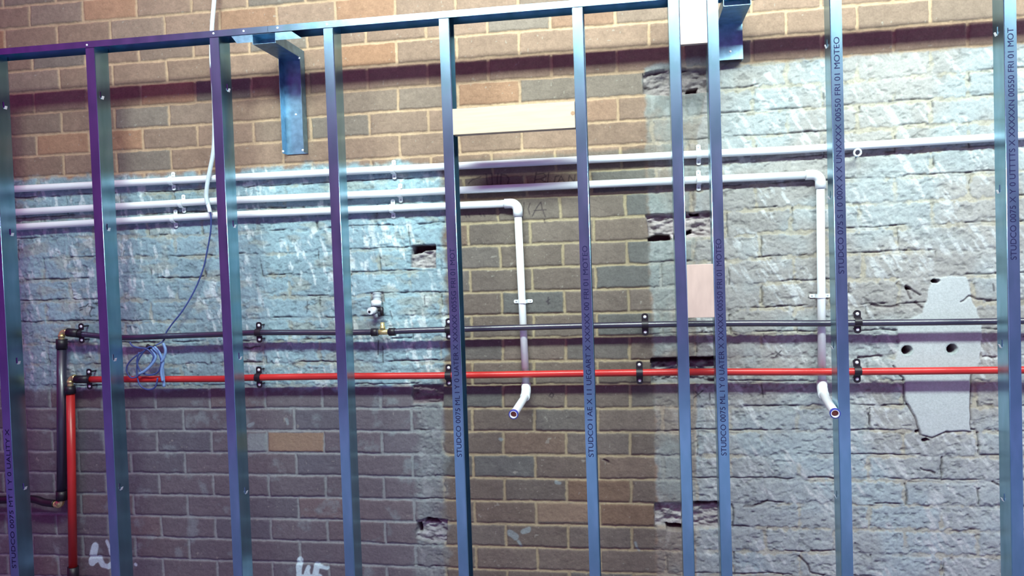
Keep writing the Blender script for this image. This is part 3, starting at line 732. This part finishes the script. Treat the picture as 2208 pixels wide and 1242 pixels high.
for px, py, Yc, l in ((173, 719, None, 'black two-screw clip on the black pipe at its left end'), (557, 717, None, 'black two-screw clip on the black pipe, just right of the stud beside the white cable'),
                      (967, 710, None, 'black two-screw clip on the black pipe, at the left edge of a printed stud'), (1391, 700, None, 'black two-screw clip on the black pipe, left of the close pair of studs'),
                      (1850, 694, None, 'black two-screw clip on the black pipe, left of the plaster patch')):
    saddle(px, py, Yc, l, mat_=M_rubber, Z=ZK, r=RK, w=23, ext=21, grp='black clips on the supply pipes', screws=M_screw, back=40, sr=6, sd=3.5)
for px, py, Yc, l in ((190, 818, None, 'black two-screw clip on the red pipe at its left end'), (557, 814, None, 'black two-screw clip on the red pipe, just right of the stud beside the white cable'),
                      (967, 810, None, 'black two-screw clip on the red pipe, at the left edge of a printed stud'), (1379, 804, None, 'black two-screw clip on the red pipe, left of the close pair of studs'),
                      (1849, 800, None, 'black two-screw clip on the red pipe, left of the plaster patch')):
    saddle(px, py, Yc, l, mat_=M_rubber, Z=ZK, r=RK + 1.5, w=23, ext=21, grp='black clips on the supply pipes', screws=M_screw, back=40, sr=6, sd=3.5)

# ------------------------------------------------------------------ hanging cable and coiled wire
ZC = 46.0
org = P(455, 350, ZC)
cb = thing('cable', 'thin white cable hanging beside a stud, its blue wire running down to a tangled coil', 'cable', org)
part('sheath', [P(466, -60, ZC), P(462, 0, ZC), P(457, 62, ZC), P(456, 130, ZC), P(462, 220, ZC), P(462, 300, ZC), P(459, 335, ZC), P(451, 375, ZC), P(446, 405, ZC), P(445, 425, ZC), P(448, 441, ZC)], 8, M_cable, cb, org)
part('taped_end', [P(447, 436, ZC), P(450, 446, ZC), P(453, 458, ZC)], [7.5] * 11, M_clipw, cb, org)
for w_ in ([(452, 452, ZC), (455, 470, ZC), (454, 500, 40), (447, 540, 30), (438, 580, 25), (420, 625, 25), (395, 668, 30), (370, 700, 30), (358, 718, 30), (352, 735, 44), (330, 747, 66)],):
    part('wire', [P(*q) for q in w_], 3.0, M_wire2, cb, org)
coil = [
 [(280, 738), (286, 746), (300, 750), (315, 752), (325, 760), (331, 770), (325, 785), (310, 800), (295, 812), (282, 814), (273, 800), (276, 785), (290, 770), (310, 757), (328, 748)],
 [(330, 750), (345, 765), (350, 790), (352, 810), (354, 834)],
 [(333, 748), (343, 760), (352, 780), (348, 800), (351, 822)],
 [(352, 740), (357, 755), (354, 770), (348, 780)],
 [(300, 760), (295, 780), (303, 800), (318, 808), (335, 806), (345, 795), (347, 775), (338, 755), (322, 748), (305, 765), (296, 785), (296, 812), (303, 832), (320, 840), (335, 834), (340, 815)],
 [(326, 752), (336, 768), (328, 785), (312, 800), (300, 806)],
]
for i, cpts in enumerate(coil):
    part('wire', [P(x, y, 77 + 5 * math.sin(i * 2.1 + j * .8)) for j, (x, y) in enumerate(cpts)], 3.0 if i in (0, 4) else 5.2, M_wire2 if i in (0, 4) else M_wire, cb, org)
part('tie', [P(318, 745, 66), P(326, 750, 70), P(336, 747, 66)], [7] * 11, M_rubber, cb, org, 'dark knot of tape holding the coil')

# ------------------------------------------------------------------ stub of an old conduit with a valve, and the eye bolt
org = P(812, 660, 10)
cd = thing('conduit_stub', 'stub of ribbed grey conduit with a capped valve, above the brass tee', 'conduit', org)
b = MB(org); pts = []; rd_ = []
for k in range(13):
    pts.append(P(813, 632 + k * 1.9, 14 + k * .8)); rd_.append(14 + (2.6 if k % 4 < 2 else 0))
b.tube(pts, rd_, 22); b.build('ribbed_conduit', M_conduit, cd)
b = MB(org); b.tube([P(811.5, 650, 22), P(811, 660, 28)], [20, 18], 22); b.build('collar', M_clipw, cd)
b = MB(org); a0 = Vector(P(809, 668, 22)); b.tube([tuple(a0), tuple(a0 + Vector((-6, -2, 40)))], 13, 22); b.build('cap', M_pvc, cd)
b = MB(org); b.dome(tuple(a0 + Vector((-9, -5, 40.5))), 5, 1.5); o = b.build('cap_hole', M_rubber, cd); o['label'] = 'dark hole in the white cap'
b = MB(org); b.tube([P(800, 666, 20), P(826, 668, 20)], 8, 14); b.tube([P(822, 662, 26), P(824, 680, 24)], 7, 14); b.build('valve_body', M_rubber, cd)
b = MB(org); b.tube([P(809, 676, 22), P(811, 684, 16)], 8, 14); b.build('nipple', M_conduit, cd)

org = P(1848, 331, 30)
eb = thing('eye_bolt', 'small galvanised eye bolt hooked under the topmost white pipe', 'bolt', org)
b = MB(org); cx, cy, cz = P(1849, 329, 46)
b.tube([(cx + 11 * math.cos(t_), cy + 11 * math.sin(t_), cz + 3 * math.sin(t_)) for t_ in [2 * math.pi * k / 20 for k in range(21)]], 3.4, 12); b.build('ring', M_screw, eb)
b = MB(org); b.tube([P(1846, 338, 0), (cx - 3, cy - 11, cz)], 3.4, 12); b.build('shank', M_steel2, eb)
